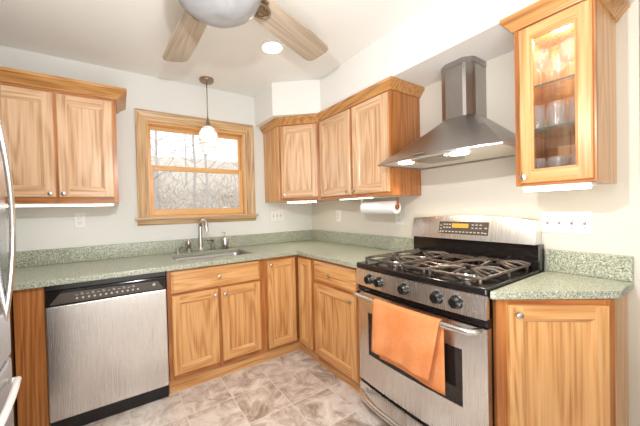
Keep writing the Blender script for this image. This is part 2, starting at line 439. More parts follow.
# ------------------------------------------------------------------ outside the window
BARK = mat('grey_bark', (.27, .235, .21), .95)
BARKL = mat('pale_bark', (.50, .46, .42), .95)
TWIG = mat('tan_twigs', (.42, .36, .30), .95)
LEAFM = mat('dry_leaves', (.62, .55, .45), .95)
def hz(y): return -1.0+max(0, y-4.5)*.36
bm = bmesh.new(); rnd = random.Random(2); G = []
for i in range(41):
    G.append([bm.verts.new((-12+28*i/40, .8+24*j/30, hz(.8+24*j/30)+rnd.uniform(-.08, .08))) for j in range(31)])
for i in range(40):
    for j in range(30): bm.faces.new((G[i][j], G[i+1][j], G[i+1][j+1], G[i][j+1]))
struct('ground_outside', bm, LEAFM)
def tree(x, y, r, h, lean, mt, label, seed, nb=14):
    rnd = random.Random(seed)
    t = thing('tree', label, 'tree', (x, y, hz(y)-.05), 0, 'bare trees outside the window')
    n = 10; tr = [Vector((lean*(i/n)**1.3*h+rnd.uniform(-.03, .03), rnd.uniform(-.05, .05), h*i/n)) for i in range(n+1)]
    bm = bmesh.new(); tube(bm, tr, [r*(1-.65*i/n) for i in range(n+1)], 8); obj('trunk', bm, mt, t)
    bm = bmesh.new()
    for b in range(nb):
        k = rnd.uniform(.22, .95); i = min(int(k*n), n-1); p = tr[i].lerp(tr[i+1], k*n-i)
        a = rnd.uniform(0, 2*PI); L = rnd.uniform(.8, 2.2)*(1.1-k*.5)
        d = Vector((math.cos(a), math.sin(a)*.6, rnd.uniform(.25, .9))).normalized()
        pts = [p]; q = p.copy()
        for s in range(5):
            d = (d+Vector((rnd.uniform(-.3, .3), rnd.uniform(-.3, .3), rnd.uniform(-.2, .3)))).normalized(); q = q+d*L/5; pts.append(q.copy())
            if s > 0:
                for z in range(2):
                    dd = (d+Vector((rnd.uniform(-.9, .9), rnd.uniform(-.9, .9), rnd.uniform(-.6, .9)))).normalized()
                    e = q+dd*L*.18; tube(bm, [q, e, e+(dd+Vector((rnd.uniform(-.5, .5), 0, rnd.uniform(-.5, .5))))*L*.14], [r*.09, r*.06, r*.03], 4)
        tube(bm, pts, [r*.32, r*.26, r*.2, r*.15, r*.1, r*.05], 5)
    obj('branches', bm, mt, t)
tree(-1.90, 3.6, .055, 5.5, .0, BARK, 'slim grey bare tree, its trunk left of centre behind both window panes', 1)
tree(-2.45, 4.4, .05, 5.5, .03, BARK, 'slim bare tree outside near the left edge of the window', 2)
tree(.15, 3.3, .022, 3.4, .25, BARK, 'thin dark sapling leaning right behind the right side of the window', 3, 18)
tree(.55, 6.5, .05, 6.5, -.02, BARKL, 'pale bare tree outside beyond the right window edge', 4)
tree(-.9, 7.5, .05, 7, .02, BARKL, 'pale bare tree outside farther back, at the middle of the window', 5, 20)
tree(-3.0, 7.8, .05, 7, .03, BARKL, 'pale bare tree farther back behind the left window side', 6, 18)
tree(-2.2, 9.5, .05, 7, -.01, BARKL, 'farthest pale bare tree behind the left half of the window', 8, 20)
tree(.9, 9.8, .06, 7, 0, BARKL, 'farthest pale bare tree behind the right half of the window', 9, 20)
rnd = random.Random(11)
for k in range(0, 12, 2):
    y = 10.5+(k % 3)*2.4
    tree(-3.6+.55*k*1.0+rnd.uniform(-.2, .2)+(y-10)*.12*(k-4)/4, y, rnd.uniform(.025, .045), rnd.uniform(4.5, 6.5), rnd.uniform(-.04, .04), BARKL, 'pale slender leafless tree of the far woods seen through the window', 20+k, 22)
def brush_wood():
    rnd = random.Random(5); bm = bmesh.new()
    for i in range(2600):
        y = rnd.uniform(4.8, 14); x = rnd.uniform(-2.7-.22*y, -.6+.55*y)
        z = hz(y)+abs(rnd.gauss(0, 1))*.75
        a = rnd.uniform(0, PI); L = rnd.uniform(.2, .8); d = Vector((math.cos(a), rnd.uniform(-.3, .3), math.sin(a)))*L
        p = Vector((x, y, z))
        tube(bm, [p, p+d*.5+Vector((rnd.uniform(-.1, .1), 0, rnd.uniform(-.1, .1))), p+d], [.012, .008, .004], 3, mi=i % 3 == 0)
    for i in range(5200):
        y = rnd.uniform(4.8, 14); x = rnd.uniform(-2.7-.22*y, -.6+.55*y); z = hz(y)+abs(rnd.gauss(0, 1))*.45
        s = rnd.uniform(.03, .075); p = Vector((x, y, z))
        u = Vector((rnd.uniform(-1, 1), rnd.uniform(-1, 1), rnd.uniform(-1, 1))).normalized()*s; v = u.orthogonal().normalized()*s*.6
        bm.faces.new([bm.verts.new(q) for q in (p-u, p+v, p+u, p-v)]).material_index = 1+i % 2
    o = obj('underbrush', bm, [TWIG, LEAFM, BARKL])
    tag(o, 'tangle of tan twigs and dry leaves on the slope outside the window', 'brush', kind='stuff')
brush_wood()

# ------------------------------------------------------------------ base cabinets
def base_box(t, x0, x1, y=-.61, z0=.10, z1=.86, back=0, name='carcass'):
    return obj(name, B(x0, x1, y+.02, back-.002, z0, z1), OAKD['z'], t)
def face_frame(t, x0, x1, z0, z1, y, stiles, rails):
    bm = bmesh.new()
    for a, b in stiles: box(bm, a, b, y, y+.02, z0, z1, 0)
    for (a, b, c, d) in rails: box(bm, a, b, y+.0005, y+.0195, c, d, 1)
    return obj('face_frame', bm, [OAKD['z'], OAKD['x']], t)

# end panel left of the dishwasher
t = thing('end_panel', 'narrow oak filler panel between the refrigerator and the dishwasher', 'cabinet', (-2.435, 0, 0))
obj('side_panel', B(-.365, -.001, -.600, -.003, 0, .86), OAKD['z'], t)
obj('stile', B(.0165, .052, -.612, -.58, 0, .86), OAKD['z'], t, bevel=.004)
obj('panel_face', B(.053, .1445, -.608, -.58, 0, .86), OAKD['z'], t)

# sink base
t = thing('sink_base_cabinet', 'oak sink base cabinet with two doors under one wide false drawer', 'cabinet', (-1.662, 0, 0))
SX = 1.662
bmx = bmesh.new()
box(bmx, .0, .018, -.59, -.003, .1, .86); box(bmx, .718, .735, -.59, -.003, .1, .86); box(bmx, .018, .718, -.59, -.003, .1, .118); box(bmx, .018, .718, -.02, -.003, .118, .86)
obj('carcass', bmx, OAKD['z'], t)
face_frame(t, 0, .735, .10, .86, -.61, [(0, .035), (.32, .37), (.675, .735)], [(.035, .32, .10, .145), (.37, .675, .10, .145), (.035, .32, .675, .715), (.37, .675, .675, .715), (.035, .675, .835, .86)])
drawer_front(t, -1.638+SX, -.980+SX, .70, .848, -.61, knob=(-1.313+SX, .776))
panel_door(t, -1.638+SX, -1.318+SX, .135, .682, -.61, knob=(-1.343+SX, .645))
panel_door(t, -1.296+SX, -.980+SX, .135, .682, -.61, knob=(-1.272+SX, .640))
obj('toe_board', B(0, .735, -.578, -.56, 0, .098), OAK['x'], t)

# corner lazy-susan cabinet
t = thing('corner_base_cabinet', 'oak corner base cabinet with a hinged door pair folding into the corner', 'cabinet', (0, 0, 0))
bm = bmesh.new(); prism(bm, [(-.003, -.003), (-.925, -.003), (-.925, -.59), (-.59, -.59), (-.59, -.845), (-.003, -.845)], .10, .859)
obj('carcass', bm, OAKD['z'], t)
bm = bmesh.new(); box(bm, -.925, -.905, -.61, -.591, .10, .86); box(bm, -.905, -.61, -.61, -.591, .835, .86, 1); box(bm, -.905, -.61, -.61, -.591, .10, .118, 1)
box(bm, -.61, -.591, -.845, -.82, .10, .86); box(bm, -.61, -.591, -.82, -.591, .835, .86, 1); box(bm, -.61, -.591, -.82, -.591, .10, .118, 1)
obj('face_frame', bm, [OAKD['z'], OAKD['x']], t)
panel_door(t, -.911, -.642, .118, .836, -.612, knob=(-.885, .806), fr=.048)
r = panel_door(None, .648, .822, .112, .838, -.612, fr=.048)
r.parent = t; r.rotation_euler = (0, 0, RZ)
bm = bmesh.new(); box(bm, -.927, -.560, -.578, -.56, 0, .098); box(bm, -.578, -.56, -.845, -.5785, 0, .098, 1)
obj('toe_board', bm, [OAK['x'], OAK['y']], t)

# drawer base beside the range
t = thing('drawer_base_cabinet', 'oak base cabinet with one drawer over one door left of the range', 'cabinet', (0, -.846, 0), RZ)
base_box(t, 0, .510)
face_frame(t, 0, .51, .1, .86, -.61, [(0, .035), (.47, .51)], [(.035, .47, .1, .13), (.035, .47, .665, .7), (.035, .47, .84, .86)])
drawer_front(t, .026, .482, .690, .843, -.61, knob=(.235, .757))
panel_door(t, .026, .482, .105, .668, -.61, knob=(.446, .628))
obj('toe_board', B(0, .51, -.578, -.56, 0, .098), OAK['x'], t)

# ------------------------------------------------------------------ countertops
ct = thing('countertop', 'long L-shaped speckled grey-green countertop running from refrigerator to range', 'countertop', (0, 0, 0))
SK = (-1.58, -.97, -.51, -.14)   # sink opening
def slab():
    bm = bmesh.new(); xs = [-2.80, SK[0], SK[1], -.637, -.001]; ys = [-.652, SK[2], SK[3], -.001]
    z0, z1 = .862, .895
    V = {}
    def v(i, j, z):
        k = (i, j, z)
        if k not in V: V[k] = bm.verts.new((xs[i], ys[j], z))
        return V[k]
    cells = [(i, j) for i in range(4) for j in range(3) if (i, j) != (1, 1)]
    for i, j in cells:
        for z in (z0, z1): bm.faces.new((v(i, j, z), v(i+1, j, z), v(i+1, j+1, z), v(i, j+1, z)))
        for (a, b, di, dj) in (((i, j), (i+1, j), 0, -1), ((i+1, j), (i+1, j+1), 1, 0), ((i+1, j+1), (i, j+1), 0, 1), ((i, j+1), (i, j), -1, 0)):
            if (i+di, j+dj) not in cells and not (i == 3 and j == 0 and dj == -1):
                bm.faces.new((v(*a, z0), v(*b, z0), v(*b, z1), v(*a, z1)))
    # leg along the range wall
    a = [bm.verts.new(p) for p in ((-.637, -1.358, z0), (-.001, -1.358, z0), (-.637, -1.358, z1), (-.001, -1.358, z1))]
    p, q, P, Q = v(3, 0, z0), v(4, 0, z0), v(3, 0, z1), v(4, 0, z1)
    bm.faces.new((a[0], a[1], q, p)); bm.faces.new((a[2], a[3], Q, P)); bm.faces.new((a[0], a[1], a[3], a[2]))
    bm.faces.new((a[0], p, P, a[2])); bm.faces.new((a[1], q, Q, a[3]))
    return bm
obj('slab', slab(), COUNTER, ct, bevel=.004)
bm = bmesh.new(); prism(bm, [(-2.80, -.001), (-2.80, -.022), (-.022, -.022), (-.022, -1.358), (-.001, -1.358), (-.001, -.001)], .8955, 1.008)
obj('backsplash', bm, COUNTER, ct, bevel=.003)

ct = thing('countertop', 'short speckled grey-green countertop with an angled end right of the range', 'countertop', (0, 0, 0))
bm = bmesh.new(); prism(bm, [(-.001, -2.112), (-.637, -2.112), (-.628, -2.128), (-.243, -2.398), (-.226, -2.404), (-.001, -2.406)], .862, .895)
obj('slab', bm, COUNTER, ct, bevel=.004)
obj('backsplash', B(-.022, -.001, -2.406, -2.112, .8955, 1.008), COUNTER, ct, bevel=.003)

# angled end cabinet
t = thing('angled_end_cabinet', 'oak base cabinet with one tall door set at an angle right of the range', 'cabinet', (-.605, -2.118, 0), math.atan2(-.270, .355))
Lf = math.hypot(.355, .270)
ang = math.atan2(-.270, .355)
def loc2(px, py):
    dx, dy = px+.605, py+2.118; c, s = math.cos(-ang), math.sin(-ang)
    return (dx*c-dy*s, dx*s+dy*c)
bm = bmesh.new(); prism(bm, [loc2(-.588, -2.121), loc2(-.003, -2.121), loc2(-.003, -2.388), loc2(-.249, -2.388), loc2(-.262, -2.372)][::1], .10, .86)
obj('carcass', bm, OAK['z'], t)
bm = bmesh.new(); box(bm, 0, .05, -.002, .016, .1, .86); box(bm, .405, Lf, -.002, .016, .1, .86); box(bm, .05, .405, -.0015, .0155, .83, .86, 1); box(bm, .05, .405, -.0015, .0155, .1, .13, 1)
obj('face_frame', bm, [OAKD['z'], OAKD['x']], t)
panel_door(t, .040, .412, .115, .838, -.002, knob=(.066, .806))
bm = bmesh.new(); prism(bm, [loc2(-.55, -2.125), loc2(-.02, -2.125), loc2(-.02, -2.35), loc2(-.25, -2.35)], 0, .099)
obj('toe_base', bm, OAK['x'], t)

# ------------------------------------------------------------------ upper cabinets
ZB, ZT = 1.333, 2.066
CROWN = [(0, 2.052), (.007, 2.052), (.009, 2.058), (.012, 2.061), (.015, 2.068), (.024, 2.080), (.034, 2.091), (.037, 2.096), (.041, 2.098), (.041, 2.117), (0, 2.117)]
t = thing('wall_cabinet', 'oak wall cabinet with two doors left of the window', 'cabinet', (-2.60, 0, 0))
obj('carcass', B(0, .675, -.31, -.003, ZB, ZT), OAK['z'], t)
face_frame(t, 0, .675, ZB, ZT, -.33, [(0, .03), (.32, .37), (.648, .675)], [(.03, .32, ZB, 1.375), (.37, .648, ZB, 1.375), (.03, .648, 2.03, ZT)])
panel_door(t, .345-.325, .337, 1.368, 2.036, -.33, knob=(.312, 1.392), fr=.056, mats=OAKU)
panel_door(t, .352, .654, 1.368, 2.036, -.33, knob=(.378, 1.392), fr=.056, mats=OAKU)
bm = bmesh.new(); sweep(bm, [(0, -.33), (.675, -.33), (.675, 0)], [(o_*1.75, z_+.006) for o_, z_ in CROWN]); obj('crown_molding', bm, CRN['x'], t)
obj('side_panel', B(.675, .679, -.33, -.003, ZB, 2.051), OAKD['z'], t)

# diagonal corner wall cabinet
DA, DB = (-.607, -.33), (-.33, -.607)
ang = -PI/4
t = thing('corner_wall_cabinet', 'oak diagonal corner wall cabinet with a single door', 'cabinet', (DA[0], DA[1], 0), ang)
c_, s_ = math.cos(-ang), math.sin(-ang)
def L2(px, py):
    dx, dy = px-DA[0], py-DA[1]; return (dx*c_-dy*s_, dx*s_+dy*c_)
bm = bmesh.new(); prism(bm, [L2(*p) for p in ((-.003, -.003), (-.607, -.003), (-.607, -.31), (-.595, -.316), (-.316, -.595), (-.31, -.607), (-.003, -.607))], ZB, ZT)
obj('carcass', bm, OAK['z'], t)
W = .3917
face_frame(t, 0, W, ZB, ZT, 0, [(0, .03), (W-.03, W)], [(.03, W-.03, ZB, 1.37), (.03, W-.03, 2.03, ZT)])
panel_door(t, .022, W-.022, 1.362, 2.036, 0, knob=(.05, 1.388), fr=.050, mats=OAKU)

# middle wall cabinet, two doors
t = thing('wall_cabinet', 'oak wall cabinet with two doors between the corner cabinet and the range hood', 'cabinet', (0, -.6085, 0), RZ)
obj('carcass', B(0, .787, -.31, -.003, ZB, ZT), OAK['z'], t)
face_frame(t, 0, .787, ZB, ZT, -.33, [(0, .03), (.388, .45), (.757, .787)], [(.03, .388, ZB, 1.375), (.45, .757, ZB, 1.375), (.03, .757, 2.03, ZT)])
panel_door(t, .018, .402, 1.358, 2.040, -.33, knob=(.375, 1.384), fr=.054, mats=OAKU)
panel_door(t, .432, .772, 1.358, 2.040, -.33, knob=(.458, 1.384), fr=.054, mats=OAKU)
obj('side_panel', B(.787, .790, -.329, -.003, ZB, 2.051), OAKD['z'], t)
cr = bmesh.new(); sweep(cr, [(-.607, 0), DA, DB, (-.33, -1.3985), (0, -1.3985)], CROWN)
tag(obj('crown_molding', cr, CRN['y']), 'oak crown molding along the top of the corner and two-door wall cabinets', 'molding')

# glass-door wall cabinet
t = thing('glass_door_wall_cabinet', 'oak wall cabinet with a glass door right of the range hood', 'cabinet', (0, -2.098, 0), RZ)
GW = .262
bm = bmesh.new()
box(bm, 0, .016, -.31, -.003, ZB, ZT); box(bm, GW-.016, GW, -.31, -.003, ZB, ZT)
box(bm, .016, GW-.016, -.31, -.003, ZB, ZB+.016); box(bm, .016, GW-.016, -.31, -.003, ZT-.016, ZT); box(bm, .016, GW-.016, -.012, -.003, ZB+.016, ZT-.016)
obj('carcass', bm, OAK['z'], t)
face_frame(t, 0, GW, ZB, ZT, -.33, [(0, .03), (GW-.03, GW)], [(.03, GW-.03, ZB, 1.375), (.03, GW-.03, 2.03, ZT)])
panel_door(t, .022, GW-.007, 1.345, 2.040, -.33, knob=(.040, 1.372), fr=.041, frz=.05, glass=True)
SH = (1.585, 1.78)
for z in SH: sh_ = obj('shelf', B(.017, GW-.017, -.30, -.013, z-.003, z+.003), SHELFG, t); obj('shelf_edge', B(.017, GW-.017, -.3035, -.3005, z-.003, z+.003), SHELFE, sh_)
bm = bmesh.new(); sweep(bm, [(0, 0), (0, -.33), (GW, -.33), (GW, 0)], CROWN); obj('crown_molding', bm, CRN['x'], t)
pl = obj('puck_light', bmesh.new(), None, t) if False else None
bm = bmesh.new(); lathe(bm, [(.032, ZT-.017), (.032, ZT-.028), (.024, ZT-.030), (0, ZT-.030)], (GW/2, -.2, 0), 20)
tag(obj('puck_light', bm, BULB), 'small lit round puck light inside the top of the glass-door cabinet', 'light').matrix_world = t.matrix_world
o = bpy.data.objects['puck_light']; o.location = (0, -2.098, 0); o.rotation_euler = (0, 0, RZ)

def goblet():
    bm = bmesh.new()
    lathe(bm, [(.0, .0), (.028, .001), (.026, .004), (.004, .008), (.0035, .062), (.012, .070), (.026, .088), (.031, .112), (.029, .140), (.026, .160), (.025, .160), (.028, .138), (.029, .112), (.024, .090), (.010, .073), (0, .071)], n=20)
    return bm
def tumbler():
    bm = bmesh.new()
    lathe(bm, [(0, 0), (.024, 0), (.027, .004), (.031, .105), (.0295, .105), (.0255, .010), (0, .009)], n=20)
    return bm
light('cabinet_puck_lamp', 'POINT', (-.19, -2.098-GW/2, ZT-.05), 1.5, (1, .80, .58), .02)
proto = {}
def place_glass(kind, x, y, z, label):
    if kind not in proto:
        o = obj(kind, goblet() if kind == 'wine_glass' else tumbler(), TUMBLER); proto[kind] = o
    else:
        o = proto[kind].copy(); C.objects.link(o)
    o.location = (y, -2.098-x, z)
    tag(o, label, 'glass', 'stemmed glasses on the top cabinet shelf' if kind == 'wine_glass' else 'tumblers on the lower cabinet shelves')
top = SH[1]+.0045; mid_ = SH[0]+.0045; bot = ZB+.0165
place_glass('wine_glass', .075, -.26, top, 'stemmed wine glass at the front left of the top glass shelf')
place_glass('wine_glass', .170, -.26, top, 'stemmed wine glass at the front right of the top glass shelf')
place_glass('wine_glass', .120, -.19, top, 'stemmed wine glass in the middle of the top glass shelf')
place_glass('wine_glass', .075, -.11, top, 'stemmed wine glass at the back left of the top glass shelf')
place_glass('wine_glass', .185, -.11, top, 'stemmed wine glass at the back right of the top glass shelf')
for z, nm in ((mid_, 'middle shelf'), (bot, 'cabinet floor')):
    for x, y, wh in ((.060, -.27, 'front left'), (.130, -.27, 'front centre'), (.200, -.27, 'front right'), (.060, -.17, 'back left'), (.130, -.17, 'back centre'), (.200, -.17, 'back right')):
        place_glass('drinking_glass', x, y, z, 'clear tumbler at the '+wh+' of the '+nm+' behind the glass door')

# ------------------------------------------------------------------ under-cabinet lights
def strip(name, label, x0, x1, y0, y1, z0, z1, loc, rz, m, group='under-cabinet strip lights'):
    t = thing('under_cabinet_light', label, 'light', loc, rz, group)
    zh = z0+(z1-z0)*.45
    obj('housing', B(x0, x1, y0+.004, y1, zh, z1), WHITE, t, bevel=.002)
    obj('diffuser', B(x0+.006, x1-.012, y0, y1-.02, z0, zh-.0005), m, t, bevel=.002)
strip('a', 'long slim strip light under the cabinet left of the window', .02, .655, -.30, -.20, ZB-.022, ZB-.001, (-2.60, 0, 0), 0, TUBEL)
strip('b', 'lit strip light under the diagonal corner cabinet', .06, .35, .01, .10, ZB-.020, ZB-.001, (DA[0], DA[1], 0), -PI/4, TUBE)
strip('c', 'slim strip light under the cabinet behind the paper towel roll', .24, .60, -.325, -.27, ZB-.012, ZB-.001, (0, -.6085, 0), RZ, TUBEL)
strip('d', 'bright strip light under the glass-door cabinet', .02, .245, -.325, -.24, ZB-.026, ZB-.001, (0, -2.098, 0), RZ, TUBE)

# ------------------------------------------------------------------ paper towel
t = thing('paper_towel_holder', 'metal paper towel holder mounted under the two-door wall cabinet', 'holder', (-.20, -1.005, ZB-.002))
bm = bmesh.new(); box(bm, -.02, .02, -.345, .02, -.006, 0)
obj('mounting_bar', bm, WHITE, t, bevel=.002)
for y in (-.338, .012):
    bm = bmesh.new(); box(bm, -.010, .010, y-.003, y+.003, -.083, -.005); lathe(bm, [(.012, y-.003), (.012, y+.003)], (0, 0, -.083), 14, 'y')
    obj('bracket', bm, OAKD['z'] if y < -.3 else WHITE, t)
bm = bmesh.new(); lathe(bm, [(.046, -.005), (.048, -.010), (.048, -.318), (.046, -.323), (.021, -.323), (.021, -.005), (.046, -.005)], (0, 0, 0), 32, 'y', mi=0)
lathe(bm, [(.0205, -.0045), (.0205, -.3235), (.018, -.3235), (.018, -.0045), (.0205, -.0045)], (0, 0, 0), 24, 'y', mi=1)
o = obj('paper_towel_roll', bm, [PAPER, CARD]); o.location = (-.20, -1.01, ZB-.085)
tag(o, 'white paper towel roll hanging under the wall cabinet', 'paper towel')

# ------------------------------------------------------------------ outlets
def plate(name, label, loc, rz, w, h, kind, n=1, cat='outlet'):
    t = thing(name, label, cat, loc, rz)
    obj('plate', B(-w/2, w/2, -.006, -.0005, -h/2, h/2), WHITE, t, bevel=.002)
    for i in range(n):
        cx = (i-(n-1)/2)*(.046)
        if kind == 'outlet':
            f = obj('receptacle', B(cx-.0165, cx+.0165, -.008, -.0062, -.034, .034), WHITE, t, bevel=.001)
            bm = bmesh.new()
            for dz in (-.018, .018):
                box(bm, cx-.009, cx-.006, -.0088, -.0078, dz-.006, dz+.006); box(bm, cx+.006, cx+.009, -.0088, -.0078, dz-.005, dz+.005); box(bm, cx-.002, cx+.002, -.0088, -.0078, dz-.013, dz-.009)
            obj('slots', bm, SLOT, f)
        else:
            bm = bmesh.new(); box(bm, cx-.005, cx+.005, -.007, -.0062, -.012, .012); obj('switch_slot', bm, SLOT, t)
            bm = bmesh.new(); box(bm, cx-.0035, cx+.0035, -.018, -.0072, .001, .010); obj('toggle', bm, WHITE, t)
            for dz in (-.030, .030):
                bm = bmesh.new(); lathe(bm, [(.0028, -.0061), (.0028, -.0075)], (cx, 0, dz), 8, 'y')
                obj('screw', bm, SLOT, t)
plate('wall_outlet', 'white wall outlet below the cabinet left of the window', (-2.178, 0, 1.21), 0, .068, .118, 'outlet')
plate('switch_plate', 'white triple switch plate on the back wall below the corner cabinet', (-.468, 0, 1.188), 0, .165, .118, 'switch', 3, 'switch')
plate('wall_outlet', 'white wall outlet on the right wall near the corner', (0, -.472, 1.172), RZ, .075, .118, 'outlet')
plate('wall_outlet', 'white wall outlet beside the range under the paper towels', (0, -1.205, 1.165), RZ, .075, .118, 'outlet')
plate('switch_plate', 'white four-gang switch plate on the wall right of the range', (0, -2.187, 1.152), RZ, .192, .112, 'switch', 4, 'switch')

# ------------------------------------------------------------------ sink and faucet
t = thing('sink', 'undermount stainless kitchen sink set in the counter below the window', 'sink', (0, 0, 0))
x0, x1, y0, y1 = SK
bm = bmesh.new(); zt, zb = .861, .70
def rr(i, z, r=.05, n=5):
    pts = []
    for (cx, cy, a0) in ((x1-i-r, y1-i-r, 0), (x0+i+r, y1-i-r, PI/2), (x0+i+r, y0+i+r, PI), (x1-i-r, y0+i+r, 1.5*PI)):
        for k in range(n+1):
            a = a0+PI/2*k/n; pts.append(bm.verts.new((cx+r*math.cos(a), cy+r*math.sin(a), z)))
    return pts
rs = [rr(-.012, zt, .03), rr(0, zt), rr(.006, zt-.02), rr(.012, zb+.02), rr(.035, zb, .05)]
for a, b in zip(rs, rs[1:]):
    for k in range(len(a)): bm.faces.new((a[k], a[(k+1) % len(a)], b[(k+1) % len(a)], b[k])).smooth = True
bm.faces.new(rs[-1])
obj('basin', bm, STEELD, t)
bm = bmesh.new(); lathe(bm, [(.0, zb+.002), (.035, zb+.003), (.042, zb+.001)], ((x0+x1)/2, (y0+y1)/2, 0), 20); obj('drain', bm, NICKEL, t)

FZ = .896
t = thing('faucet', 'brushed nickel gooseneck kitchen faucet behind the sink', 'faucet', (-1.305, -.085, FZ))
bm = bmesh.new(); lathe(bm, [(.0, 0), (.030, 0), (.030, .006), (.022, .014), (.017, .03), (.016, .06), (.0, .06)], n=20); obj('base', bm, NICKEL, t)
pts = [(0, 0, .05), (0, 0, .16), (0, 0, .215)]+[(.012*(1-math.cos(a)), -.060*(1-math.cos(a)), .215+.060*math.sin(a)) for a in [PI*k/10 for k in range(1, 10)]]+[(.024, -.122, .205), (.024, -.124, .185)]
bm = bmesh.new(); tube(bm, pts, [.019]*3+[.018]*9+[.0185, .0195], 14); obj('spout', bm, NICKEL, t)
t = thing('lever_valve', 'small nickel lever valve left of the sprayer', 'valve', (-1.50, -.085, FZ))
bm = bmesh.new(); lathe(bm, [(0, 0), (.022, 0), (.021, .006), (.012, .014), (.011, .035), (0, .038)], n=16); obj('base', bm, NICKEL, t)
bm = bmesh.new(); tube(bm, [(0, 0, .030), (-.02, -.005, .040), (.020, -.03, .062)][0:1]+[(.012, -.01, .043), (.042, -.035, .062)], [.010, .009, .008], 8); obj('lever', bm, NICKEL, t)
t = thing('side_sprayer', 'squat nickel side sprayer left of the gooseneck faucet', 'sprayer', (-1.41, -.085, FZ))
bm = bmesh.new(); lathe(bm, [(0, 0), (.032, 0), (.032, .006), (.024, .012), (.024, .03), (.0, .03)], n=16); obj('base', bm, NICKEL, t)
bm = bmesh.new(); lathe(bm, [(.017, .028), (.021, .045), (.028, .078), (.026, .098), (.016, .108), (0, .11)], n=16); obj('spray_head', bm, NICKEL, t)
t = thing('water_filter_tap', 'low hooked nickel filtered-water tap right of the faucet', 'faucet', (-1.195, -.085, FZ))
bm = bmesh.new(); lathe(bm, [(0, 0), (.020, 0), (.020, .006), (.012, .012), (0, .013)], n=16); obj('base', bm, NICKEL, t)
bm = bmesh.new(); tube(bm, [(0, 0, .01), (0, 0, .07), (-.004, -.004, .092), (-.02, -.02, .104), (-.045, -.035, .104), (-.06, -.045, .094)], [.017, .016, .014, .012, .011, .010], 10); obj('spout', bm, NICKEL, t)
t = thing('soap_dispenser', 'brushed metal soap pump bottle right of the faucet', 'soap dispenser', (-1.085, -.10, FZ))
bm = bmesh.new(); lathe(bm, [(0, 0), (.034, 0), (.036, .004), (.036, .100), (.030, .112), (.014, .118), (.012, .122), (0, .122)], n=20); obj('bottle', bm, NICKEL, t)
bm = bmesh.new(); lathe(bm, [(.005, .118), (.004, .150), (.009, .152), (.009, .160), (0, .161)], n=12); tube(bm, [(0, 0, .156), (-.02, -.02, .157), (-.032, -.032, .150)], .004, 8); obj('pump', bm, NICKEL, t)

# ------------------------------------------------------------------ dishwasher
t = thing('dishwasher', 'stainless dishwasher with a black control strip under the counter', 'dishwasher', (-2.288, 0, 0))
DW = .622
obj('body', B(.004, DW-.004, -.60, -.02, .09, .858), BLACKM, t)
bm = bmesh.new(); box(bm, .004, DW-.004, -.642, -.601, .098, .742); obj('door', bm, STEEL, t, bevel=.006)
bm = bmesh.new()
prism(bm, [(0, 0)]*0 or [(.004, -.601), (.004, -.640), (DW-.004, -.640), (DW-.004, -.601)], .745, .826)
cp = obj('control_panel', bm, BLACK, t, bevel=.004)
bm = bmesh.new(); vs = [bm.verts.new(p) for p in ((.02, -.6412, .752), (DW-.018, -.6412, .750), (DW-.055, -.6412, .806), (.07, -.6412, .812))]; bm.faces.new(vs)
vs2 = [bm.verts.new((v.co.x, -.6402, v.co.z)) for v in vs]
for k in range(4): bm.faces.new((vs[k], vs[(k+1) % 4], vs2[(k+1) % 4], vs2[k]))
obj('button_inlay', bm, DWP, cp)
for i in range(13):
    x = .145+i*.028
    if i == 12: x = .545
    bm = bmesh.new(); lathe(bm, [(.006 if i != 12 else .009, -.6413), (.006, -.6425), (0, -.6427)], (x, 0, .772 if i < 12 else .785), 10, 'y'); obj('button', bm, MARK, cp)
bm = bmesh.new()
for i in range(12):
    x = .145+i*.026; box(bm, x-.008, x+.006, -.6420, -.6413, .790, .793); 
    if i % 2: box(bm, x-.008, x+.002, -.6420, -.6413, .797, .800)
obj('printed_text', bm, MARK, cp)
obj('vent_strip', B(.004, DW-.004, -.622, -.601, .829, .856), BLACKM, t)
obj('kick_plate', B(.004, DW-.004, -.60, -.57, .0, .095), BLACKM, t)

# ------------------------------------------------------------------ range (local: x along wall, -y out)
t = thing('gas_range', 'freestanding stainless gas range with five knobs and black cooktop', 'range', (0, -1.362, 0), RZ)
RW = .746
obj('body', B(.004, RW-.004, -.60, -.012, .02, .872), BLACKM, t)
# cooktop
bm = bmesh.new(); prism(bm, [(0.002, -.055)]+[(.002, -.648)]+[(.002+(RW-.004)*k/12, -.648-.022*(1-(2*k/12-1)**2)) for k in range(1, 12)]+[(RW-.002, -.648), (RW-.002, -.055)], .873, .906)
ckt = obj('cooktop', bm, BLACK, t, bevel=.007)
# control panel: slightly tilted steel apron with a bowed face
def bow(z0, z1, y0, y1, b, xx0=.002, xx1=RW-.002, th=.03, n=14):
    bm = bmesh.new(); F = []; Bk = []
    for k in range(n+1):
        x = xx0+(xx1-xx0)*k/n; c = b*(1-(2*k/n-1)**2)
        F.append([bm.verts.new((x, y0-c, z0)), bm.verts.new((x, y1-c, z1))]); Bk.append([bm.verts.new((x, y0+th, z0)), bm.verts.new((x, y0+th, z1))])
    for k in range(n):
        f = bm.faces.new((F[k][0], F[k+1][0], F[k+1][1], F[k][1])); f.smooth = True
        bm.faces.new((Bk[k][0], Bk[k][1], Bk[k+1][1], Bk[k+1][0])); bm.faces.new((F[k][0], Bk[k][0], Bk[k+1][0], F[k+1][0])); bm.faces.new((F[k][1], F[k+1][1], Bk[k+1][1], Bk[k][1]))
    bm.faces.new((F[0][0], F[0][1], Bk[0][1], Bk[0][0])); bm.faces.new((F[n][0], Bk[n][0], Bk[n][1], F[n][1]))
    return bm
cp = obj('control_panel', bow(.775, .872, -.658, -.645, .022), STEEL, t)
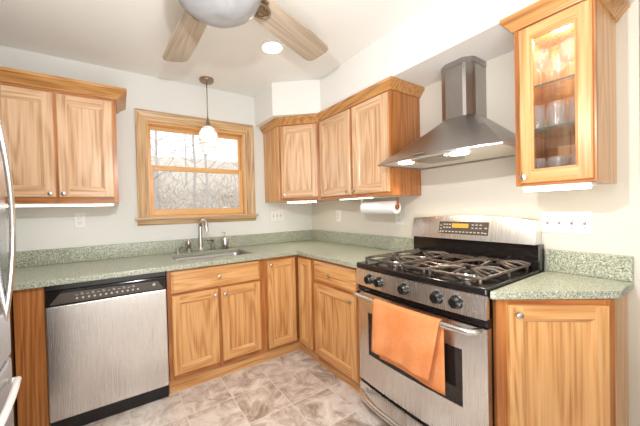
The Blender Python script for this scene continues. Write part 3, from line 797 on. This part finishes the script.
for yk in (1.488, 1.566, 1.732, 1.906, 1.990):
    x = yk-1.362; c = .022*(1-(2*x/RW-1)**2)
    bm = bmesh.new(); lathe(bm, [(.030, .004), (.030, -.003), (.0245, -.008), (.0235, -.026), (.018, -.031), (0, -.032)], (x, -.650-c, .822), 22, 'y')
    box(bm, x-.0045, x+.0045, -.650-c-.036, -.650-c-.02, .802, .842)
    obj('knob', bm, BLACKM, cp, bevel=0)
bm = bmesh.new()
for yk in (1.488, 1.566, 1.732, 1.906, 1.990):
    x = yk-1.362; c = .022*(1-(2*x/RW-1)**2)
    box(bm, x-.006, x+.006, -.6575-c, -.650-c, .856, .859)
box(bm, .655, .715, -.662, -.655, .800, .8025); 
obj('printed_marks', bm, SLOT, cp)
obj('vent_gap', B(.006, RW-.006, -.635, -.601, .735, .774), BLACK, t)
# oven door: steel frame round a dark window
def ring_panel(x0, x1, z0, z1, wx0, wx1, wz0, wz1, b, th=.035):
    bm = bmesh.new(); xs = [x0, wx0, wx1, x1]; N = 6; cols = []
    for a, c in zip(xs, xs[1:]):
        for k in range(N): cols.append(a+(c-a)*k/N)
    cols.append(x1)
    def y(x): return -.640-b*(1-(2*(x-x0)/(x1-x0)-1)**2)
    zs = [z0, wz0, wz1, z1]
    G = [[bm.verts.new((x, y(x), z)) for z in zs] for x in cols]
    H = [[bm.verts.new((x, -.640+th, z)) for z in zs] for x in cols]
    for i in range(len(cols)-1):
        for j in range(3):
            if N <= i < 2*N and j == 1: continue
            bm.faces.new((G[i][j], G[i+1][j], G[i+1][j+1], G[i][j+1])).smooth = True
            bm.faces.new((H[i][j], H[i][j+1], H[i+1][j+1], H[i+1][j]))
        bm.faces.new((G[i][0], H[i][0], H[i+1][0], G[i+1][0])); bm.faces.new((G[i][3], G[i+1][3], H[i+1][3], H[i][3]))
        if N <= i < 2*N:
            bm.faces.new((G[i][1], G[i+1][1], H[i+1][1], H[i][1])); bm.faces.new((G[i][2], H[i][2], H[i+1][2], G[i+1][2]))
    for i in (0, len(cols)-1):
        for j in range(3): bm.faces.new((G[i][j], G[i][j+1], H[i][j+1], H[i][j]))
    for i in (N, 2*N): bm.faces.new((G[i][1], G[i][2], H[i][2], H[i][1]))
    return bm, y
bm, yy = ring_panel(.006, RW-.006, .172, .730, .092, .642, .352, .612, .018)
dr = obj('oven_door', bm, STEEL, t)
bm = bmesh.new(); n = 8
A_ = [bm.verts.new((.093+.548*k/n, yy(.093+.548*k/n)+.003, z)) for k in range(n+1) for z in (.353, .611)]
for k in range(n): bm.faces.new((A_[2*k], A_[2*k+2], A_[2*k+3], A_[2*k+1])).smooth = True
Bq = [bm.verts.new((v.co.x, -.612, v.co.z)) for v in A_]
for k in range(n): bm.faces.new((Bq[2*k], Bq[2*k+1], Bq[2*k+3], Bq[2*k+2]))
obj('oven_window', bm, DARKG, dr)
bm = bmesh.new(); tube(bm, [(.030, -.655, .722), (.036, -.690, .722)]+arc((.050, -.705, .722), (RW-.050, -.705, .722), (0, -.018, 0), 14)+[(RW-.036, -.690, .722), (RW-.030, -.655, .722)], .0155, 14)
obj('door_handle', bm, CHROME, dr)
bm = bow(.025, .152, -.640, -.640, .018, .006, RW-.006, .035)
dw = obj('warming_drawer', bm, STEEL, t, bevel=0)
bm = bmesh.new()
P_ = arc((.045, -.665, .105), (RW-.045, -.665, .105), (0, -.055, -.0), 20, 4)
tube(bm, P_, [.016+.004*abs(2*i/20-1)**3 for i in range(21)], 12, flat=1)
obj('drawer_handle', bm, CHROME, dw)
obj('drawer_gap', B(.01, RW-.01, -.625, -.601, .153, .171), BLACK, t)
# backguard
def backguard():
    bm = bmesh.new(); n = 18; F = []; K = []
    for k in range(n+1):
        u = k/n; x = .014+(RW-.014-.014)*u
        zt = 1.164+.018*(1-abs(2*u-1)**2.4)
        F.append([bm.verts.new((x, -.098, 1.035)), bm.verts.new((x, -.098+.028*(zt-.010-1.035)/.115, zt-.010)), bm.verts.new((x, -.060, zt)), bm.verts.new((x, -.030, zt))])
        K.append([bm.verts.new((x, -.012, 1.035)), bm.verts.new((x, -.012, zt-.012))])
    for k in range(n):
        a, b = F[k], F[k+1]
        for j in range(3): bm.faces.new((a[j], b[j], b[j+1], a[j+1])).smooth = True
        bm.faces.new((a[3], b[3], K[k+1][1], K[k][1])); bm.faces.new((K[k][0], K[k][1], K[k+1][1], K[k+1][0])); bm.faces.new((a[0], K[k][0], K[k+1][0], b[0]))
    for i in (0, n): bm.faces.new([F[i][0], F[i][1], F[i][2], F[i][3], K[i][1], K[i][0]])
    return bm
bg = obj('backguard', backguard(), STEEL, t)
obj('backguard_riser', B(.018, RW-.002, -.080, -.013, .873, 1.034), BLACK, t, bevel=.004)
def bgp(x, z, out=.001):  # point on the tilted steel face
    return (x, -.098+.028*(z-1.035)/(1.15-1.035)-out, z)
def bgquad(bm, x0, x1, z0, z1, out, th=.0015, mi=0):
    a = [bm.verts.new(bgp(x, z, out)) for x, z in ((x0, z0), (x1, z0), (x1, z1), (x0, z1))]
    b = [bm.verts.new(bgp(x, z, out-th)) for x, z in ((x0, z0), (x1, z0), (x1, z1), (x0, z1))]
    bm.faces.new(a).material_index = mi
    for k in range(4): bm.faces.new((a[k], a[(k+1) % 4], b[(k+1) % 4], b[k])).material_index = mi
bm = bmesh.new(); bgquad(bm, .215, .512, 1.068, 1.146, .0022, .003); dp = obj('control_display', bm, DWP, bg)
bm = bmesh.new(); bgquad(bm, .300, .400, 1.108, 1.134, .0032); obj('clock_display', bm, DIODE, dp)
rnd = random.Random(3)
for i, (x, z) in enumerate([(.228+.0, 1.080), (.228, 1.100), (.228, 1.120), (.498, 1.080), (.498, 1.110)]+[(.245+.0215*k, 1.082) for k in range(12)]+[(.25+.018*k, z) for k in range(3) for z in (1.108, 1.128)]+[(.425+.022*k, z) for k in range(3) for z in (1.108, 1.128)]):
    bm = bmesh.new(); bgquad(bm, x-.006, x+.006, z-.003, z+.003, .0030); obj('button', bm, MARK, dp)
# burners and grates
def burner(x, y, r):
    bm = bmesh.new(); lathe(bm, [(0, .9065), (r*1.25, .9065), (r*1.2, .911), (r*.95, .913), (r*.9, .920), (0, .921)], (x, y, 0), 22)
    b = obj('burner', bm, CHROME, ckt)
    bm = bmesh.new(); lathe(bm, [(0, .921), (r*.72, .921), (r*.74, .926), (r*.6, .929), (0, .930)], (x, y, 0), 22); obj('burner_cap', bm, BLACKM, ckt)
for x, y, r in ((.165, -.20, .040), (.165, -.47, .048), (RW/2, -.335, .036), (RW-.165, -.20, .034), (RW-.165, -.47, .052)): burner(x, y, r)
def grate(x0, x1, wide):
    bm = bmesh.new(); z = .932; r = .0070; y0, y1 = -.615, -.095
    def bar(pts, rr=r): tube(bm, pts, rr, 7)
    loop = [(x0+.02, y0, z), (x1-.02, y0, z), (x1, y0+.02, z), (x1, y1-.02, z), (x1-.02, y1, z), (x0+.02, y1, z), (x0, y1-.02, z), (x0, y0+.02, z), (x0+.02, y0, z)]
    bar(loop)
    ym = (y0+y1)/2; cx = (x0+x1)/2
    bar([(x0, ym, z), (x1, ym, z)])
    for (px, py) in ((x0+.012, y0+.012), (x1-.012, y0+.012), (x0+.012, y1-.012), (x1-.012, y1-.012), (x0, ym), (x1, ym)): bar([(px, py, z), (px, py, .907)])
    if wide:
        for cy, (ya, yb) in ((-.47, (y0, ym)), (-.20, (ym, y1))):
            for sx in (-1, 1):
                xe = x0 if sx < 0 else x1
                for dy in (-.085, -.04, .04, .085):
                    bar([(xe, cy+dy*1.2, z), (xe-sx*.035, cy+dy*1.1, z+.010), (cx+sx*.055, cy+dy*.6, z+.014), (cx+sx*.028, cy+dy*.25, z+.010)])
            bar([(cx, ya, z), (cx, (ya+cy)/2, z+.012), (cx, cy-.028, z+.012)]); bar([(cx, yb, z), (cx, (yb+cy)/2, z+.012), (cx, cy+.028, z+.012)])
    else:
        for yk in (-.54, -.47, -.26+.06, -.14): bar([(x0, yk, z), (cx, yk, z+.008), (x1, yk, z)])
        bar([(cx, ym-.04, z+.008), (cx, y0, z)]); bar([(cx, ym+.04, z+.008), (cx, y1, z)])
    obj('grate', bm, GRATE, ckt)
grate(.035, .288, True); grate(.296, RW-.296, False); grate(RW-.288, RW-.035, True)

# ------------------------------------------------------------------ towel on the oven handle
def towel():
    bm = bmesh.new(); nx, ns = 26, 44
    x0, x1 = .214, .588
    G = []
    for i in range(nx+1):
        u = i/nx; row = []
        for j in range(ns+1):
            s = j/ns
            x = x0+(x1-x0)*u
            c = .018*(1-(2*(x-.05)/(RW-.1)-1)**2)
            yc = -.705-c; R = .0195
            fold = .007*math.sin(u*8+.6)+.004*math.sin(u*19)
            if s < .46:      # back layer rising to the handle
                k = s/.46; zb_ = .405+.008*math.sin(u*5); z = zb_+(.722-zb_)*k; y = yc+R+.001-(1-k)*.008+fold*(1-k)*.5
                y = min(y, yy(x)-.006 if False else y)
                y = yc+.0175*k**1.0-.003*(1-k) if False else yc+R-.004*(1-k)
                xx = x+.012*(1-k)-.008*u*(1-k)
            elif s < .56:
                a = PI*(s-.46)/.10; z = .722+R*math.sin(a); y = yc+R*math.cos(a); xx = x
            else:
                k = (s-.56)/.44; z = .722-(.722-.452)*k+.004*math.sin(u*6)*k; y = yc-R-fold*k-.006*k
                xx = x-.006*k+(-.040)*u*k
            row.append(bm.verts.new((xx, y, z)))
        G.append(row)
    for i in range(nx):
        for j in range(ns):
            bm.faces.new((G[i][j], G[i+1][j], G[i+1][j+1], G[i][j+1])).smooth = True
    return bm
tw = obj('dish_towel', towel(), TOWEL, None, smooth=True)
tw.location = (0, -1.362, 0); tw.rotation_euler = (0, 0, RZ)
sd = tw.modifiers.new('thick', 'SOLIDIFY'); sd.thickness = .004; sd.offset = 0
tag(tw, 'orange terry dish towel draped over the oven door handle', 'towel')

# ------------------------------------------------------------------ hood
t = thing('range_hood', 'stainless chimney range hood with flared canopy above the gas range', 'range hood', (0, -1.749, 0), RZ)
def hood():
    bm = bmesh.new(); n = 24; m = 12; hw = .352; zr = 1.520
    rows = []
    def plan(t_, s):
        """t_ 0..1 around front from left-back to right-back; s 0 rim .. 1 neck"""
        return None
    def rim(k):
        # left back -> left front -> bowed front -> right front -> right back
        if k <= 4: return (-hw, -.002-(.468-.002)*k/4)
        if k >= n-4: return (hw, -.002-(.468-.002)*(n-k)/4)
        u = (k-4)/(n-8); return (-hw+2*hw*u, -.468-.065*(1-(2*u-1)**2))
    def neck(k):
        if k <= 4: return (-.106, -.002-(.13)*k/4)
        if k >= n-4: return (.090, -.002-(.13)*(n-k)/4)
        u = (k-4)/(n-8); x = -.106+.196*u
        return (x, -.132-.058*min(1, (1-abs(2*u-1))*2.4))
    for j in range(m+1):
        s = j/m; row = []
        e = s**.80
        hgt = zr+.008+(1.790-zr-.018)*(.86*s+.14*s**2+.05*math.sin(PI*s))
        for k in range(n+1):
            a, b = rim(k), neck(k)
            e = 1-(1-s)**1.0
            row.append(bm.verts.new((a[0]+(b[0]-a[0])*e, a[1]+(b[1]-a[1])*e, hgt)))
        rows.append(row)
    lip = [bm.verts.new((rim(k)[0], rim(k)[1], zr)) for k in range(n+1)]
    inn = [bm.verts.new((rim(k)[0]*.975, rim(k)[1]*.975 if rim(k)[1] < -.01 else rim(k)[1], zr)) for k in range(n+1)]
    top = [bm.verts.new((v.co.x, v.co.y, zr+.010)) for v in inn]
    rows = [top, inn, lip]+rows
    for i, (a, b) in enumerate(zip(rows, rows[1:])):
        for k in range(n): f = bm.faces.new((a[k], a[k+1], b[k+1], b[k])); f.smooth = i >= 3
    f = bm.faces.new(rows[0]); f.material_index = 1
    bm.faces.new(rows[-1])
    bm.faces.new([r_[0] for r_ in rows][2:]+[r_[n] for r_ in rows][:1:-1])
    return bm
obj('canopy', hood(), [STEELD, CREAM], t)
for i in bpy.data.objects['canopy'].data.polygons: pass
bm = bmesh.new(); prism(bm, [(-.106, -.002), (-.106, -.13), (-.098, -.152), (-.072, -.178), (-.055, -.188), (.045, -.188), (.060, -.178), (.082, -.152), (.09, -.13), (.09, -.002)], 1.780, 2.118)
obj('chimney', bm, STEELD, t)
bm = bmesh.new(); prism(bm, [(-.108, -.002), (-.108, -.131), (-.099, -.154), (-.056, -.190), (.047, -.191), (.084, -.155), (.093, -.131), (.093, -.002)], 2.085, 2.117)
obj('chimney_collar', bm, STEELD, t)
for sx, in ((-.2,), (.12,)):
    bm = bmesh.new(); lathe(bm, [(0, 1.5205), (.042, 1.5205), (.046, 1.5235), (.046, 1.529), (0, 1.529)], (sx, -.38, 0), 20)
    obj('hood_lamp', bm, BULB, t)
bm = bmesh.new(); box(bm, -.14, .06, -.42, -.20, 1.522, 1.5285)
for k in range(9): box(bm, -.135+k*.021, -.125+k*.021, -.415, -.205, 1.519, 1.5218)
obj('grease_filter', bm, NICKEL, t)
bm = bmesh.new(); vs = []
obj('badge', B(-.05, .02, -.530, -.518, 1.5345, 1.5405), CHROME, t)

light('hood_lamp_left', 'SPOT', (-.38, -1.55, 1.515), 7, (1, .82, .6), .03, target=(-.34, -1.55, 0), spot=2.2)
light('hood_lamp_right', 'SPOT', (-.38, -1.87, 1.515), 7, (1, .82, .6), .03, target=(-.34, -1.87, 0), spot=2.2)

# ------------------------------------------------------------------ refrigerator
t = thing('refrigerator', 'tall stainless refrigerator with curved door and bowed handle at the left edge', 'refrigerator', (-3.135, -2.10, 0))
obj('body', B(-.04, .78, 0, .895, .02, 1.76), mat('fridge_side_grey', (.10, .11, .14), .4), t, bevel=.006)
def fdoor(z0, z1):
    bm = bmesh.new(); n = 12; F = []; K = []
    for k in range(n+1):
        y = .003+.892*k/n; b = .012*(1-(2*k/n-1)**2)**.9 if 0 < k < n else 0
        F.append([bm.verts.new((.852+b, y, z)) for z in (z0, z1)]); K.append([bm.verts.new((.785, y, z)) for z in (z0, z1)])
    for k in range(n):
        bm.faces.new((F[k][0], F[k+1][0], F[k+1][1], F[k][1])).smooth = True
        bm.faces.new((K[k][0], K[k][1], K[k+1][1], K[k+1][0])); bm.faces.new((F[k][0], K[k][0], K[k+1][0], F[k+1][0])); bm.faces.new((F[k][1], F[k+1][1], K[k+1][1], K[k][1]))
    for i in (0, n): bm.faces.new((F[i][0], F[i][1], K[i][1], K[i][0]))
    return bm
d1 = obj('refrigerator_door', fdoor(.735, 1.775), FRIDGE, t, bevel=.008)
d2 = obj('freezer_drawer', fdoor(.06, .725), FRIDGE, t, bevel=.008)
bm = bmesh.new(); tube(bm, [(.842, .845, 1.62)]+arc((.850, .845, 1.60), (.850, .845, .88), (.030, 0, 0), 20)+[(.842, .845, .86)], .009, 12)
obj('door_handle', bm, CHROME, d1)
bm = bmesh.new(); tube(bm, [(.860, .86, .645), (.870, .86, .645)]+arc((.876, .85, .65), (.876, .08, .65), (.028, 0, 0), 12)+[(.870, .07, .645), (.860, .07, .645)], .011, 12)
obj('drawer_handle', bm, WHITE, d2)

# ------------------------------------------------------------------ ceiling fan
HX, HY = -1.560, -1.560
t = thing('ceiling_fan', 'five-blade ceiling fan with weathered wood blades and a frosted glass bowl', 'ceiling fan', (HX, HY, 0))
bm = bmesh.new(); lathe(bm, [(0, 2.419), (.075, 2.419), (.08, 2.40), (.05, 2.36), (.035, 2.35), (.035, 2.31), (0, 2.31)], n=28); obj('canopy', bm, BRONZE, t)
bm = bmesh.new(); lathe(bm, [(0, 2.315), (.06, 2.315), (.115, 2.30), (.13, 2.27), (.13, 2.21), (.10, 2.175), (.075, 2.16), (.075, 2.12), (.12, 2.142), (.155, 2.135), (.155, 2.128), (0, 2.128)], n=32); obj('motor_housing', bm, BRONZE, t)
bm = bmesh.new(); lathe(bm, [(.172, 2.142), (.176, 2.135), (.172, 2.115), (.155, 2.085), (.12, 2.060), (.07, 2.044), (0, 2.038)], n=40)
lathe(bm, [(0, 2.042), (.07, 2.048), (.118, 2.064), (.152, 2.088), (.168, 2.116), (.170, 2.142), (.172, 2.142)], n=40); obj('glass_bowl', bm, BOWL, t)
ZBl = 2.20
for k in range(5):
    a = math.radians(22+72*k-1)
    rot = Matrix.Rotation(a, 4, 'Z') @ Matrix.Rotation(math.radians(-11), 4, 'X')
    bm = bmesh.new(); pts = [(.20, -.055), (.215, -.062), (.55, -.078), (.735, -.078), (.762, -.068), (.775, -.045), (.778, 0), (.775, .045), (.762, .068), (.735, .078), (.55, .078), (.215, .062), (.20, .055)]
    prism(bm, pts, -.004, .004)
    b = obj('blade', bm, BLADE, t, bevel=.0015)
    b.matrix_local = Matrix.Translation((0, 0, ZBl)) @ rot
    bm = bmesh.new()
    box(bm, .09, .30, -.014, .014, -.013, -.005); box(bm, .20, .25, -.05, .05, -.012, -.0045)
    tube(bm, [(.245+.045*math.cos(q), .034*math.sin(q), -.018) for q in [2*PI*i/16 for i in range(17)]], .006, 8)
    i_ = obj('blade_iron', bm, BRONZE, b)

# ------------------------------------------------------------------ recessed light and pendant
t = thing('recessed_light', 'lit round recessed ceiling light partly behind a fan blade', 'light', (-.955, -.885, ZC))
bm = bmesh.new(); lathe(bm, [(.070, -.002), (.092, -.001), (.092, -.006), (.072, -.009), (.070, -.002)], n=32); obj('trim_ring', bm, WHITE, t)
bm = bmesh.new(); lathe(bm, [(0, -.0045), (.069, -.0045), (.069, -.001), (0, -.001)], n=32); obj('lens', bm, BULB, t)
light('recessed_lamp', 'SPOT', (-.955, -.885, ZC-.02), 6, (1, .9, .78), .06, target=(-.955, -.885, 0), spot=2.2)

PX, PY = -1.232, -.170
t = thing('pendant_light', 'lit white swirled-glass pendant hanging over the sink', 'pendant lamp', (PX, PY, 0))
bm = bmesh.new(); lathe(bm, [(0, 2.419), (.062, 2.419), (.062, 2.405), (.055, 2.395), (.012, 2.39), (0, 2.39)], n=28); obj('canopy', bm, BRONZE, t)
bm = bmesh.new(); tube(bm, [(0, 0, 2.395), (0, 0, 2.06)], .0042, 8); obj('stem', bm, BRONZE, t)
bm = bmesh.new(); lathe(bm, [(.006, 2.085), (.012, 2.06), (.022, 2.015), (.032, 1.995), (0, 1.995)], n=20); obj('socket_cap', bm, BRONZE, t)
def swirl():
    m = mat('swirled_lit_glass', (.95, .93, .88), .25, emit=(1, .95, .86), es=1)
    b = m.node_tree.nodes['Principled BSDF']; tc = nd(m, 'ShaderNodeTexCoord')
    mp = nd(m, 'ShaderNodeMapping'); mp.inputs['Scale'].default_value = (3, 3, 16); mp.inputs['Rotation'].default_value = (.25, .2, 0); lk(m, tc.outputs['Object'], mp.inputs[0])
    n = nd(m, 'ShaderNodeTexNoise'); n.inputs['Scale'].default_value = 2.2; n.inputs['Detail'].default_value = 2; n.inputs['Distortion'].default_value = 1.2; lk(m, mp.outputs[0], n.inputs[0])
    r = ramp(m, n.outputs[0], [(.40, (.62, .60, .57)), (.47, (1, 1, 1)), (.9, (1, 1, 1))])
    lk(m, r.outputs[0], b.inputs['Base Color'])
    r2 = ramp(m, n.outputs[0], [(.40, (.45, .42, .38)), (.47, (1, .95, .86)), (.9, (1, .95, .86))])
    lk(m, r2.outputs[0], b.inputs['Emission Color']); b.inputs['Emission Strength'].default_value = .35
    return m
bm = bmesh.new(); lathe(bm, [(.030, 2.003), (.055, 1.985), (.078, 1.945), (.087, 1.895), (.080, 1.840), (.062, 1.795), (.045, 1.772), (.043, 1.774), (.06, 1.80), (.077, 1.84), (.084, 1.895), (.075, 1.943), (.052, 1.982), (.030, 1.999)], n=32)
obj('glass_shade', bm, swirl(), t)
bm = bmesh.new(); lathe(bm, [(0, 1.96), (.018, 1.95), (.030, 1.90), (.026, 1.87), (0, 1.85)], n=16); obj('bulb', bm, BULB, t)
